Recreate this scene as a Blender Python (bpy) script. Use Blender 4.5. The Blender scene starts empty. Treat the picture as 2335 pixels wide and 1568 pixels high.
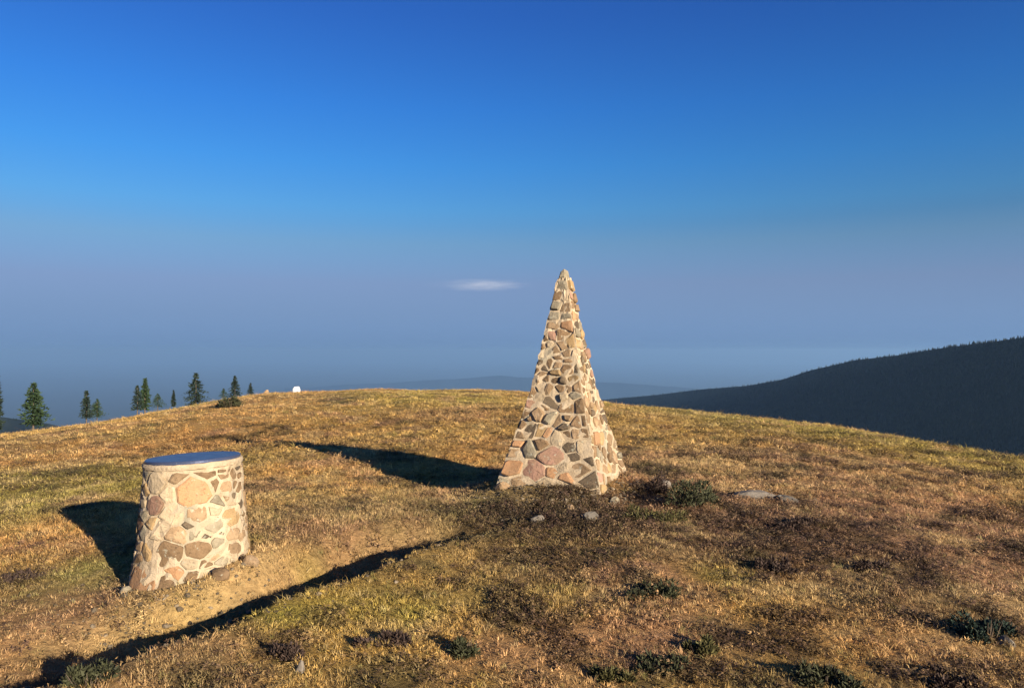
import bpy, bmesh, math, random
import numpy as np
from mathutils import Vector, Matrix

R = math.radians
rnd = random.Random(11)
nrg = np.random.default_rng(5)
S = bpy.context.scene
COL = S.collection

# ------------------------------------------------------------------ camera
F, CX, HY = 1700.0, 1167.0, 800.0          # focal length, centre and horizon row in the photograph's pixels (2334 wide)
cam = bpy.data.cameras.new('camera')
cam.sensor_width = 36.0
cam.lens = F / 2334.0 * 36.0
cam.clip_start = 0.05
cam.clip_end = 300000.0
camo = bpy.data.objects.new('camera', cam)
COL.objects.link(camo)
camo.location = (0, 0, 0)
camo.rotation_euler = (R(90) + math.atan((HY - 784.0) / F), 0, 0)
S.camera = camo

# ------------------------------------------------------------------ sky, sun, exposure
SUN_EL, SUN_AZ = 14.7, 140.2               # azimuth clockwise from +Y: behind the camera, to the right
w = bpy.data.worlds.new('World')
S.world = w
w.use_nodes = True
wn = w.node_tree
wn.nodes.clear()
sky = wn.nodes.new('ShaderNodeTexSky')
sky.sky_type = 'NISHITA'
sky.sun_disc = False
sky.sun_elevation = R(SUN_EL)
sky.sun_rotation = R(SUN_AZ)
sky.altitude = 1400
sky.air_density = 1.0
sky.dust_density = 0.6
sky.ozone_density = 4.0
# the inversion: a band of haze low over the country, the same all round, under a deep clear blue
wtc = wn.nodes.new('ShaderNodeTexCoord')
wsp = wn.nodes.new('ShaderNodeSeparateXYZ')
wrp = wn.nodes.new('ShaderNodeValToRGB')
wn.links.new(wtc.outputs['Generated'], wsp.inputs[0])
wn.links.new(wsp.outputs['Z'], wrp.inputs[0])
SKY_TINT = [(.0059, (.150, .240, .455)), (.0235, (.188, .258, .470)), (.0470, (.262, .290, .450)), (.0879, (.395, .355, .462)), (.1398, (.452, .500, .525)),
            (.1850, (.358, .609, .705)), (.2398, (.262, .626, .85)), (.3078, (.214, .578, .925)), (.4126, (.200, .470, .890))]
er = wrp.color_ramp
while len(er.elements) < len(SKY_TINT): er.elements.new(.5)
for e_, (p_, c_) in zip(er.elements, SKY_TINT): e_.position = p_
for e_, (p_, c_) in zip(er.elements, SKY_TINT): e_.color = (*c_, 1)
hs = wn.nodes.new('ShaderNodeMix'); hs.data_type = 'RGBA'; hs.blend_type = 'MULTIPLY'; hs.inputs[0].default_value = 1.0
wn.links.new(wrp.outputs[0], hs.inputs[7])
bg = wn.nodes.new('ShaderNodeBackground')
bg.inputs['Strength'].default_value = 0.062
wo = wn.nodes.new('ShaderNodeOutputWorld')
wn.links.new(sky.outputs[0], hs.inputs[6])
hz_r = wn.nodes.new('ShaderNodeValToRGB'); hz_f = wn.nodes.new('ShaderNodeValToRGB')
HZ = [(0., (.098, .170, .300)), (.03, (.114, .189, .326)), (.09, (.138, .206, .338)), (.14, (.126, .240, .400))]      # even haze, a third of its radiance
while len(hz_r.color_ramp.elements) < 4: hz_r.color_ramp.elements.new(.5)
for e_, (p_, c_) in zip(hz_r.color_ramp.elements, HZ): e_.position = p_
for e_, (p_, c_) in zip(hz_r.color_ramp.elements, HZ): e_.color = (*[v_ * 3 for v_ in c_], 1)
while len(hz_f.color_ramp.elements) < 4: hz_f.color_ramp.elements.new(.5)
for e_, (p_, v_) in zip(hz_f.color_ramp.elements, ((0., 1.), (.045, .9), (.09, .58), (.165, 0.))): e_.position = p_
for e_, (p_, v_) in zip(hz_f.color_ramp.elements, ((0., 1.), (.045, .9), (.09, .58), (.165, 0.))): e_.color = (v_, v_, v_, 1)
wn.links.new(wsp.outputs['Z'], hz_r.inputs[0]); wn.links.new(wsp.outputs['Z'], hz_f.inputs[0])
hz_s = wn.nodes.new('ShaderNodeVectorMath'); hz_s.operation = 'SCALE'; hz_s.inputs['Scale'].default_value = 3.25
wn.links.new(hz_r.outputs[0], hz_s.inputs[0])
hz_m = wn.nodes.new('ShaderNodeMix'); hz_m.data_type = 'RGBA'
wn.links.new(hz_f.outputs[0], hz_m.inputs[0]); wn.links.new(hs.outputs[2], hz_m.inputs[6]); wn.links.new(hz_s.outputs[0], hz_m.inputs[7])
wn.links.new(hz_m.outputs[2], bg.inputs['Color'])
wn.links.new(bg.outputs[0], wo.inputs['Surface'])

sd = bpy.data.lights.new('sun', 'SUN')
sd.energy = 5.0
sd.angle = R(0.5)
sd.color = (1.0, 0.86, 0.67)
so = bpy.data.objects.new('sun', sd)
COL.objects.link(so)
SUN = Vector((math.sin(R(SUN_AZ)) * math.cos(R(SUN_EL)), math.cos(R(SUN_AZ)) * math.cos(R(SUN_EL)), math.sin(R(SUN_EL))))
so.rotation_euler = SUN.to_track_quat('Z', 'Y').to_euler()
so.location = SUN * 50

S.view_settings.view_transform = 'Standard'
S.view_settings.look = 'None'
S.view_settings.gamma = 1.0
S.view_settings.use_curve_mapping = False
S.view_settings.exposure = 1.43
S.cycles.volume_bounces = 2

HAZE_DENSITY = 7e-5
HAZE_COLOR = (0.225, 0.395, 0.63)

# ------------------------------------------------------------------ noise
def hsh(ix, iy, s):
    n = (ix.astype(np.int64) * 374761393 + iy.astype(np.int64) * 668265263 + s * 974634777) & 0xffffffff
    n = ((n ^ (n >> 13)) * 1274126177) & 0xffffffff
    return ((n ^ (n >> 16)) & 0xffffff) / float(0xffffff)

def vnoise(x, y, s=0):
    ix = np.floor(x); iy = np.floor(y); fx = x - ix; fy = y - iy
    fx = fx * fx * (3 - 2 * fx); fy = fy * fy * (3 - 2 * fy)
    a = hsh(ix, iy, s); b = hsh(ix + 1, iy, s); c = hsh(ix, iy + 1, s); d = hsh(ix + 1, iy + 1, s)
    return (a + (b - a) * fx) * (1 - fy) + (c + (d - c) * fx) * fy

def fbm(x, y, s=0, o=4):
    t = 0; a = .5; n = 0
    for k in range(o):
        t = t + a * (vnoise(x, y, s + k) - .5) * 2; n += a; a *= .5
        x = x * 2.03 + 7.1; y = y * 2.03 - 3.7
    return t / n

def sstep(a, b, x):
    t = np.clip((x - a) / (b - a), 0, 1)
    return t * t * (3 - 2 * t)

# ------------------------------------------------------------------ the shape of the summit
RU = np.array([-.686, -.6, -.5, -.333, -.157, -.01, .06, .137, .343, .49, .686])
RP = np.array([996, 975, 947, 900, 890, 890, 900, 926, 956, 992, 1046.])
RTH = np.arctan(RU)
RD = np.array([34, 36, 38, 44, 46, 46, 42, 34, 30, 26, 24.])
TT = np.linspace(-math.pi, math.pi, 721)
def _sm(a, n):
    k = np.hanning(n + 2)[1:-1]; k /= k.sum()
    return np.convolve(np.pad(a, n // 2, mode='edge'), k, mode='valid')
thk = np.concatenate([[-math.pi, -2.2, -1.2], RTH, [1.0, 2.2, math.pi]])
S_T = _sm(np.interp(TT, thk, np.concatenate([[-.16, -.16, -.15], (HY - RP) / F * np.cos(RTH), [-.15, -.16, -.16]])), 9)
D_T = _sm(np.interp(TT, thk, np.concatenate([[24, 24, 28], RD, [24, 24, 24]])), 21)
LOW = -1000.0

def dome(x, y):
    r = np.hypot(x, y); th = np.arctan2(x, y)
    s = np.interp(th, TT, S_T); d = np.interp(th, TT, D_T)
    A = -1.95; C = -A / d ** 2; B = s + 2 * np.sqrt(-A * C)
    rr = np.minimum(r, 70.)
    z = A + B * rr - C * rr * rr
    m = np.clip(B - 140 * C, -.5, -.26)
    far = z + m * (r - 70.)
    z = np.where(r > 70, far, z)
    low = LOW + 45 * fbm(x / 4200., y / 4200., 3, 4)
    k = 60.0                                                   # soft maximum of hillside and lowland
    z = z - .42 * np.exp(-((x + 6.3) / 4.5) ** 2 - ((y - 17.5) / 5.) ** 2) - .05 * np.exp(-((x + 5.4) / 1.6) ** 2 - ((y - 9.) / 2.) ** 2)
    z = z - .18 * np.exp(-((x + 1.5) / 2.6) ** 2 - ((y - 11.2) / 1.7) ** 2)
    return np.where(r > 300, np.logaddexp(z / k, low / k) * k, z)

# the eroded bank and rut in the foreground, and a lesser one that forks from it
RUT = np.array([(-0.14, 7.35), (-0.55, 6.75), (-1.02, 6.08), (-1.48, 5.48), (-1.95, 4.86), (-2.45, 4.36), (-3.1, 3.7), (-4.2, 2.7)])
RUT_D = np.array([0.05, .40, .52, .56, .40, .14, .04, .0])
FORK = np.array([(-1.32, 5.66), (-1.75, 5.36), (-2.3, 5.12), (-2.9, 4.95)])
FORK_D = np.array([.0, .11, .08, .0])

def poly_dist(x, y, P, D):
    best = np.full(x.shape, 1e9); side = np.zeros(x.shape); dep = np.zeros(x.shape)
    for i in range(len(P) - 1):
        a, b = P[i], P[i + 1]; e = b - a; L2 = e @ e
        t = np.clip(((x - a[0]) * e[0] + (y - a[1]) * e[1]) / L2, 0, 1)
        dx = x - a[0] - t * e[0]; dy = y - a[1] - t * e[1]
        d = np.hypot(dx, dy)
        sg = np.where(e[0] * dy - e[1] * dx < 0, 1.0, -1.0)     # + beyond the bank (far, left side)
        up = d < best
        best = np.where(up, d, best); side = np.where(up, sg, side)
        dep = np.where(up, D[i] + (D[i + 1] - D[i]) * t, dep)
    return best * side, dep

OB = (0.66, 9.45)       # obelisk centre
TB = (-2.63, 6.17)      # pedestal centre

def rut_depth(x, y):
    wob = .15 * fbm(x * 2.1, y * 2.1, 31, 4)
    s, d = poly_dist(x, y, RUT, RUT_D)
    s = s + wob
    cut = sstep(-.05, .05, s) * (1 - sstep(.48, 1.25, s)) * d
    s2, d2 = poly_dist(x, y, FORK, FORK_D)
    s2 = s2 + wob
    cut2 = sstep(-.04, .04, s2) * (1 - sstep(.08, .4, s2)) * d2
    keep = sstep(.55, .95, np.hypot(x - TB[0], y - TB[1]))          # firm ground under the pedestal
    return np.maximum(cut, cut2) * keep, s

def rut_bare(x, y):
    cut, s = rut_depth(x, y)
    e = .22 * fbm(x / .35, y / .35, 41, 3)
    return np.clip(cut * 7, 0, 1) * (1 - sstep(.38, .72, s + e)), s


def ground_z(x, y, fine=True):
    x = np.asarray(x, float); y = np.asarray(y, float)
    z = dome(x, y)
    r = np.hypot(x, y)
    near = 1 - sstep(60, 140, r)
    z = z + near * (.09 * fbm(x / 2.6, y / 2.6, 51, 3) * sstep(2, 9, r) + .022 * fbm(x / .55, y / .55, 61, 3))
    z = z + near * sstep(14, 30, r) * .16 * fbm(x / 4.5, y / 4.5, 71, 3)
    # earth mound under the obelisk and the lip of turf round the pedestal
    do = np.hypot((x - OB[0]) / 1.25, (y - OB[1]) / 1.15)
    z = z + .17 * (1 - sstep(.55, 1.15, do)) + .03 * (1 - sstep(.6, 1.6, do)) * fbm(x / .3, y / .3, 81, 3)
    dt = np.hypot(x - TB[0], y - TB[1])
    z = z + .05 * (1 - sstep(.5, 1.0, dt)) + (.09 * (1 - sstep(.5, 1.2, dt))) * np.clip((x - TB[0]) / .6, -1, 1)
    cut, s = rut_depth(x, y)
    z = z - cut * near
    z = z + .05 * near * (1 - sstep(-1.6, -.05, s)) * 0 + .05 * near * sstep(-.7, -.08, s) * (1 - sstep(-.08, .05, s)) * sstep(0, .2, poly_dist(x, y, RUT, RUT_D)[1])
    return z

def gz(x, y):
    return float(ground_z(np.array([float(x)]), np.array([float(y)]))[0])

def at(px, py):
    """the point of the ground seen at a pixel of the photograph"""
    u = (px - CX) / F; v = (HY - py) / F
    yy = np.concatenate([np.linspace(2, 20, 2500), np.linspace(20, 70, 1200)])
    zz = ground_z(u * yy, yy)
    hit = zz > v * yy
    i = int(np.argmax(hit)) if hit.any() else int(np.argmax(np.where(yy > 8, zz / yy, -9)))     # above the crest: the crest itself
    return float(u * yy[i]), float(yy[i])

# ------------------------------------------------------------------ what grows where (albedo of the turf)
C_OCH = (.44, .28, .085); C_STR = (.47, .34, .155); C_OLI = (.23, .195, .05); C_YEL = (.31, .26, .055)
C_ORA = (.45, .245, .085); C_PIN = (.40, .23, .125); C_HEA = (.155, .095, .055); C_SOI = (.075, .056, .033)
C_TAN = (.30, .205, .095); C_GRN = (.19, .20, .06); C_DRK = (.10, .085, .04)
PATCH = [  # x px, y px, half width px, half height px, colour, weight
    (120, 1105, 280, 55, C_OLI, 1.2), (420, 1070, 160, 40, C_OLI, .6), (200, 960, 330, 30, C_OCH, .9), (330, 985, 80, 14, C_GRN, .6),
    (300, 1020, 260, 18, C_ORA, .5), (760, 925, 330, 30, C_ORA, .75), (1000, 905, 200, 12, C_YEL, .7), (960, 980, 240, 40, C_OCH, .9),
    (1050, 940, 120, 14, C_PIN, .5), (800, 1180, 330, 60, C_TAN, .9), (120, 1210, 150, 60, C_ORA, .7), (200, 1340, 90, 45, C_GRN, .65),
    (80, 1430, 200, 45, C_PIN, .6), (140, 1490, 90, 22, C_STR, .6), (430, 1380, 160, 25, C_TAN, .7), (500, 1330, 140, 20, C_PIN, .5),
    (600, 1420, 130, 28, C_YEL, .8), (820, 1390, 160, 30, C_YEL, .5), (900, 1510, 300, 50, C_OCH, .95), (960, 1420, 60, 20, C_YEL, .7),
    (1060, 1160, 70, 22, C_GRN, .7), (700, 1330, 200, 12, C_OLI, .4),
    (1270, 1172, 200, 44, C_SOI, 1.4), (1480, 1180, 180, 36, C_DRK, .75), (1520, 1110, 110, 40, C_HEA, .9), (1560, 1250, 200, 22, C_TAN, .5),
    (1750, 960, 300, 18, C_OLI, .6), (2150, 1055, 240, 30, C_YEL, .85), (1800, 1010, 400, 26, C_ORA, .6), (1500, 985, 160, 30, C_OCH, .8),
    (2050, 1210, 460, 80, C_HEA, 1.15), (1750, 1170, 240, 40, C_HEA, .8), (1320, 1290, 160, 34, C_HEA, .7), (2150, 1390, 260, 60, C_HEA, .7), (1480, 1440, 160, 40, C_HEA, .6), (1500, 1350, 160, 28, C_DRK, .4),
    (1300, 1450, 220, 60, C_ORA, .6), (1250, 1540, 200, 30, C_OCH, .7), (1730, 1390, 220, 40, C_OCH, .7), (1800, 1520, 200, 40, C_OCH, .5), (1950, 1480, 220, 60, C_ORA, .45), (2200, 1350, 200, 50, C_HEA, .5),
    (1480, 1500, 120, 40, C_HEA, .6), (2200, 1530, 160, 50, C_PIN, .4), (240, 1560, 260, 30, C_OLI, .7),
    (50, 1560, 160, 30, C_DRK, .5), (785, 906, 44, 9, C_DRK, 1.1), (1900, 1060, 420, 40, C_PIN, .6), (1600, 1045, 200, 26, C_STR, .6), (2000, 1000, 300, 14, C_YEL, .6), (560, 1010, 200, 16, C_ORA, .7), (1690, 1300, 60, 24, C_YEL, .6), (1280, 1560, 120, 30, C_YEL, .4), (1850, 1100, 300, 20, C_TAN, .5),
]
def _patches():
    out = []
    for px, py, hw, hh, c, wt in PATCH:
        x, y = at(px, py)
        if hw < 1: continue
        y0 = at(px, min(py + hh, 1900))[1]; y1 = at(px, max(py - hh, 870 if py < 950 else 0 or py - hh))[1]
        hy = max(.25, min(14., (y1 - y0) / 2 if y1 > y0 else .6))
        out.append((x, y, hw / F * y, hy, np.array(c), wt))
    return out
PW = None

def mottle(x, y):
    """small dark hollows and heath sods, thick on the right and in front of the bank, thin elsewhere"""
    _, sd_ = rut_depth(x, y)
    reg = .22 + .78 * np.clip(np.maximum(sstep(-.3, .6, x - .2 - .02 * y) * (1 - sstep(11, 16, y)), .75 * (1 - sstep(-.6, .1, sd_)) * (1 - sstep(7, 8, y))), 0, 1)
    a = fbm(x / .34, y / .42, 401, 3); b = fbm(x / .12, y / .15, 411, 2)
    return sstep(.16, .34, a + .35 * b) * reg

def turf(x, y):
    """linear albedo of the cover at (x, y), shape (n, 3)"""
    global PW
    if PW is None: PW = _patches()
    r = np.hypot(x, y)
    wx = x + .35 * fbm(x / 1.3, y / 1.3, 5, 3) * np.clip(r / 6, .6, 4); wy = y + .6 * fbm(x / 1.6, y / 1.6, 9, 3) * np.clip(r / 6, .6, 4)
    n1 = fbm(x / 1.9, y / 1.9, 101, 4)[:, None]; n2 = fbm(x / .7, y / .7, 121, 3)[:, None]; n3 = fbm(x / 5., y / 8., 131, 3)[:, None]
    tan = np.array(C_TAN); och = np.array(C_OCH)
    c = tan * .5 + och * .5 + np.zeros((len(x), 1))
    c = c + (np.array(C_ORA) - c) * np.clip(n1 * 2.0 + .1, 0, .8)
    c = c + (np.array(C_YEL) - c) * np.clip(n3 * 1.8 - .1, 0, .6)
    c = c + (np.array(C_HEA) - c) * np.clip(-n1 * 2.0 - .25, 0, .75)
    mo_ = mottle(x, y)[:, None]
    for bx, by, hx, hy, bc, wt in PW:
        d2 = ((wx - bx) / (hx * 1.0)) ** 2 + ((wy - by) / (hy * 1.1)) ** 2
        g = np.clip(wt * np.exp(-d2 * .8) * 1.1, 0, .93)[:, None]
        c = c + (bc - c) * g
    n4 = fbm(x / 1.1 + 9, y / 1.4, 141, 3)[:, None]
    c = c + (np.array(C_PIN) - c) * np.clip(n4 * 2 - .3, 0, .6)
    c = c + (np.array(C_STR) - c) * np.clip(n2 * 1.5 - .25, 0, .55)
    c = c + (np.array(C_DRK) - c) * np.clip(-n2 * 2.0 - .35, 0, .7)
    c = c + (np.array((.085, .06, .033)) - c) * mo_ * .68
    bare, s = rut_bare(x, y)
    c = c + (np.array(C_SOI) * .7 - c) * (bare * .95)[:, None]
    return np.clip(c * .98, .01, .9)

# ------------------------------------------------------------------ materials
def mat(name):
    m = bpy.data.materials.new(name); m.use_nodes = True
    n = m.node_tree; n.nodes.clear()
    out = n.nodes.new('ShaderNodeOutputMaterial')
    b = n.nodes.new('ShaderNodeBsdfPrincipled')
    b.inputs['Specular IOR Level'].default_value = .25
    n.links.new(b.outputs[0], out.inputs['Surface'])
    return m, n, b, out
def nd(n, t, **k):
    o = n.nodes.new(t)
    for a, v in k.items():
        if a in o.inputs: o.inputs[a].default_value = v
        else: setattr(o, a, v)
    return o
def mixc(n, fac, a, b, blend='MIX'):
    m = n.nodes.new('ShaderNodeMix'); m.data_type = 'RGBA'; m.blend_type = blend
    for sock, v in ((m.inputs[0], fac), (m.inputs[6], a), (m.inputs[7], b)):
        if hasattr(v, 'is_output'): n.links.new(v, sock)
        else: sock.default_value = v if isinstance(v, float) else (*v, 1)
    return m.outputs[2]
def ramp(n, src, p0, p1, a=(0, 0, 0), b=(1, 1, 1)):
    r = n.nodes.new('ShaderNodeValToRGB'); e = r.color_ramp.elements
    e[0].position = p0; e[1].position = p1; e[0].color = (*a, 1); e[1].color = (*b, 1)
    n.links.new(src, r.inputs[0]); return r.outputs[0]
def noise(n, vec, scale, detail=4, rough=.55):
    t = nd(n, 'ShaderNodeTexNoise'); t.inputs['Scale'].default_value = scale
    t.inputs['Detail'].default_value = detail; t.inputs['Roughness'].default_value = rough
    if vec: n.links.new(vec, t.inputs['Vector'])
    return t.outputs[0]
def bump(n, b, src, strength, dist):
    k = nd(n, 'ShaderNodeBump'); k.inputs['Strength'].default_value = strength; k.inputs['Distance'].default_value = dist
    n.links.new(src, k.inputs['Height']); n.links.new(k.outputs[0], b.inputs['Normal'])

def stone_mat(name, c, c2, scale=9.):
    c = tuple(v * .78 for v in c); c2 = tuple(v * .78 for v in c2)
    m, n, b, _ = mat(name)
    tc = nd(n, 'ShaderNodeTexCoord').outputs['Object']
    oi = nd(n, 'ShaderNodeObjectInfo')
    add = nd(n, 'ShaderNodeVectorMath', operation='ADD')
    n.links.new(tc, add.inputs[0]); n.links.new(oi.outputs['Random'], add.inputs[1])
    v = add.outputs[0]
    col = mixc(n, ramp(n, noise(n, v, scale, 5, .6), .36, .66), c, c2)
    col = mixc(n, ramp(n, noise(n, v, scale * 5, 5, .7), .53, .72), col, tuple(x * .42 for x in c))
    col = mixc(n, ramp(n, noise(n, v, scale * 2.2, 3, .6), .62, .72), col, (.30, .28, .21))      # lichen
    val = nd(n, 'ShaderNodeHueSaturation')
    mr = nd(n, 'ShaderNodeMapRange'); mr.inputs['To Min'].default_value = .78; mr.inputs['To Max'].default_value = 1.2
    n.links.new(oi.outputs['Random'], mr.inputs['Value']); n.links.new(mr.outputs[0], val.inputs['Value'])
    n.links.new(col, val.inputs['Color']); n.links.new(val.outputs[0], b.inputs['Base Color'])
    b.inputs['Roughness'].default_value = .88
    bump(n, b, noise(n, v, scale * 4, 6, .7), .9, .012)
    return m
M = {}
M['tan'] = stone_mat('tan_stone', (.35, .24, .14), (.23, .15, .08))
M['ochre'] = stone_mat('ochre_stone', (.37, .25, .125), (.28, .185, .085))
M['pink'] = stone_mat('pink_stone', (.36, .205, .145), (.29, .185, .115))
M['orange'] = stone_mat('orange_stone', (.43, .235, .115), (.37, .22, .12))
M['brown'] = stone_mat('brown_stone', (.165, .105, .055), (.24, .155, .085))
M['dark'] = stone_mat('dark_stone', (.10, .075, .05), (.16, .115, .07))  # real dark stones, and small ones coloured like shaded gaps in the joints
M['grey'] = stone_mat('grey_stone', (.30, .255, .18), (.21, .175, .115))
M['pale'] = stone_mat('pale_stone', (.46, .365, .24), (.37, .28, .175))
M['rock'] = stone_mat('grey_rock', (.22, .19, .155), (.12, .10, .08), 5.)
M['darkrock'] = stone_mat('dark_rock', (.075, .065, .055), (.12, .105, .085), 5.)
M['white'] = stone_mat('white_limed_stone', (.72, .71, .70), (.6, .59, .57), 4.)

m, n, b, _ = mat('lime_mortar')
g = nd(n, 'ShaderNodeNewGeometry').outputs['Position']
col = mixc(n, ramp(n, noise(n, g, 6., 5, .6), .35, .68), (.42, .335, .23), (.29, .22, .14))
col = mixc(n, ramp(n, noise(n, g, 40., 4, .7), .6, .75), col, (.14, .10, .06))
col = mixc(n, ramp(n, noise(n, g, 2.3, 3, .5), .58, .72), col, (.25, .23, .17))
n.links.new(col, b.inputs['Base Color']); b.inputs['Roughness'].default_value = .95
bump(n, b, noise(n, g, 34., 6, .75), 1., .015)
M['mortar'] = m

m, n, b, _ = mat('blue_enamelled_steel')
g = nd(n, 'ShaderNodeNewGeometry').outputs['Position']
col = mixc(n, ramp(n, noise(n, g, 5., 4, .6), .35, .7), (.045, .065, .13), (.06, .07, .12))
tc_ = nd(n, 'ShaderNodeTexCoord').outputs['Object']
col = mixc(n, ramp(n, noise(n, tc_, 60., 5, .75), .60, .70), col, (.16, .17, .19))
n.links.new(col, b.inputs['Base Color'])
b.inputs['Metallic'].default_value = .35
n.links.new(ramp(n, noise(n, g, 11., 4, .6), .2, .9, (.22,) * 3, (.45,) * 3), b.inputs['Roughness'])
M['plate'] = m

# ground: the albedo is a vertex attribute of the cover, broken up by procedural grain
m, n, b, _ = mat('mountain_turf')
a = nd(n, 'ShaderNodeAttribute', attribute_name='cover')
g = nd(n, 'ShaderNodeNewGeometry').outputs['Position']
col = mixc(n, .85, a.outputs['Color'], ramp(n, noise(n, g, 17., 6, .72), .28, .74, (.38, .36, .33), (1.25, 1.2, 1.12)), 'MULTIPLY')
col = mixc(n, ramp(n, noise(n, g, 60., 3, .6), .60, .72), col, (.29, .225, .115))
n.links.new(col, b.inputs['Base Color']); b.inputs['Roughness'].default_value = 1.
b.inputs['Specular IOR Level'].default_value = .05
h = nd(n, 'ShaderNodeMath', operation='ADD')
n.links.new(noise(n, g, 22., 6, .7), h.inputs[0]); n.links.new(noise(n, g, 3., 4, .6), h.inputs[1])
bump(n, b, h.outputs[0], .9, .06)
M['ground'] = m

def leaf_mat(name, inst, base=(.1, .1, .05), spread=.35, trans=.3):
    m, n, b, out = mat(name)
    if inst:
        c = nd(n, 'ShaderNodeAttribute', attribute_name='tint', attribute_type='INSTANCER').outputs['Color']
    else:
        rg = nd(n, 'ShaderNodeRGB'); rg.outputs[0].default_value = (*base, 1); c = rg.outputs[0]
    gi = nd(n, 'ShaderNodeNewGeometry')
    mr = nd(n, 'ShaderNodeMapRange'); mr.inputs['To Min'].default_value = 1 - spread; mr.inputs['To Max'].default_value = 1 + spread
    n.links.new(gi.outputs['Random Per Island'], mr.inputs['Value'])
    hv = nd(n, 'ShaderNodeHueSaturation'); n.links.new(mr.outputs[0], hv.inputs['Value']); n.links.new(c, hv.inputs['Color'])
    n.links.new(hv.outputs[0], b.inputs['Base Color']); b.inputs['Roughness'].default_value = .7
    b.inputs['Specular IOR Level'].default_value = .15
    t = nd(n, 'ShaderNodeBsdfTranslucent'); n.links.new(hv.outputs[0], t.inputs['Color'])
    mx = nd(n, 'ShaderNodeMixShader'); mx.inputs[0].default_value = trans
    n.links.new(b.outputs[0], mx.inputs[1]); n.links.new(t.outputs[0], mx.inputs[2]); n.links.new(mx.outputs[0], out.inputs['Surface'])
    return m
M['blade'] = leaf_mat('grass_blade', True, spread=.4)
M['sprig'] = leaf_mat('heath_sprig', True, spread=.45, trans=.15)
M['farleaf'] = leaf_mat('far_spruce', True, spread=.2, trans=0.)
M['needle'] = leaf_mat('spruce_needle', False, (.028, .048, .022), .45, .12)
M['needle2'] = leaf_mat('dark_needle', False, (.02, .032, .024), .45, .1)
M['juniper'] = leaf_mat('juniper_needle', False, (.040, .042, .021), .5, .12)
M['heather'] = leaf_mat('purple_heather', False, (.050, .033, .026), .5, .15)
M['olive'] = leaf_mat('olive_bilberry', False, (.075, .068, .026), .5, .2)
m, n, b, _ = mat('bark')
g = nd(n, 'ShaderNodeTexCoord').outputs['Object']
n.links.new(mixc(n, noise(n, g, 14., 5, .7), (.05, .036, .026), (.13, .10, .075)), b.inputs['Base Color'])
b.inputs['Roughness'].default_value = .95
M['bark'] = m

m, n, b, _ = mat('forest_floor')
g = nd(n, 'ShaderNodeNewGeometry').outputs['Position']
n.links.new(mixc(n, ramp(n, noise(n, g, .006, 6, .65), .35, .7), (.010, .014, .009), (.020, .024, .015)), b.inputs['Base Color'])
b.inputs['Roughness'].default_value = 1.; b.inputs['Specular IOR Level'].default_value = 0.
M['forest'] = m

# ------------------------------------------------------------------ object helpers
def mesh_obj(name, verts, faces, material, parent=None, smooth=False, loc=None):
    me = bpy.data.meshes.new(name)
    me.from_pydata([tuple(v) for v in verts], [], [tuple(f) for f in faces])
    me.update()
    if smooth: me.shade_smooth()
    if material: me.materials.append(material)
    o = bpy.data.objects.new(name, me)
    COL.objects.link(o)
    if parent: o.parent = parent
    if loc is not None: o.location = loc
    return o
def thing(name, label, cat, loc, rz=0., group=None):
    o = bpy.data.objects.new(name, None); COL.objects.link(o)
    o.empty_display_size = .2
    o.location = loc; o.rotation_euler = (0, 0, rz)
    o['label'] = label; o['category'] = cat
    if group: o['group'] = group
    return o
def tag(o, label, cat, group=None):
    o['label'] = label; o['category'] = cat
    if group: o['group'] = group
    return o

# ------------------------------------------------------------------ ground: one sheet to the horizon
ring = [.25]
while ring[-1] < 16: ring.append(ring[-1] + max(.03, ring[-1] * .0085))
while ring[-1] < 62: ring.append(ring[-1] * 1.013)
while ring[-1] < 60000: ring.append(ring[-1] * 1.09)
ring = np.array(ring)
thv = np.concatenate([np.linspace(-R(46), R(46), 370), np.linspace(R(46), R(314), 150)[1:-1]])
RR, TH = np.meshgrid(ring, thv, indexing='ij')
GX = (RR * np.sin(TH)).ravel(); GY = (RR * np.cos(TH)).ravel(); GZ = ground_z(GX, GY)
nr, nt = RR.shape
i0 = (np.arange(nr - 1)[:, None] * nt + np.arange(nt)[None, :]).ravel()
i1 = (np.arange(nr - 1)[:, None] * nt + (np.arange(nt)[None, :] + 1) % nt).ravel()
quads = np.stack([i0, i0 + nt, i1 + nt, i1], 1)[:, ::-1]
c0 = nr * nt
verts = np.vstack([np.stack([GX, GY, GZ], 1), [[0, 0, gz(0, .01)]]])
me = bpy.data.meshes.new('ground')
tri = np.stack([np.full(nt, c0), (np.arange(nt) + 1) % nt, np.arange(nt)], 1)
nl = quads.size + tri.size
me.vertices.add(len(verts)); me.vertices.foreach_set('co', verts.ravel().astype(np.float32))
me.loops.add(nl); me.loops.foreach_set('vertex_index', np.concatenate([quads.ravel(), tri.ravel()]).astype(np.int32))
me.polygons.add(len(quads) + len(tri))
me.polygons.foreach_set('loop_start', np.concatenate([np.arange(len(quads)) * 4, quads.size + np.arange(len(tri)) * 3]).astype(np.int32))
me.update(calc_edges=True); me.validate()
cc = turf(verts[:, 0], verts[:, 1])
rr_ = np.hypot(verts[:, 0], verts[:, 1])
farmix = sstep(65, 160, rr_)[:, None]
cc = cc * (1 - farmix) + np.array((.045, .05, .03)) * farmix          # woods and fields of the low country
at_ = me.attributes.new('cover', 'FLOAT_COLOR', 'POINT')
at_.data.foreach_set('color', np.hstack([cc, np.ones((len(cc), 1))]).ravel().astype(np.float32))
me.shade_smooth(); me.materials.append(M['ground'])
if me.polygons[0].normal.z < 0: me.flip_normals()
ground = bpy.data.objects.new('ground', me); COL.objects.link(ground); ground['kind'] = 'structure'

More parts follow.
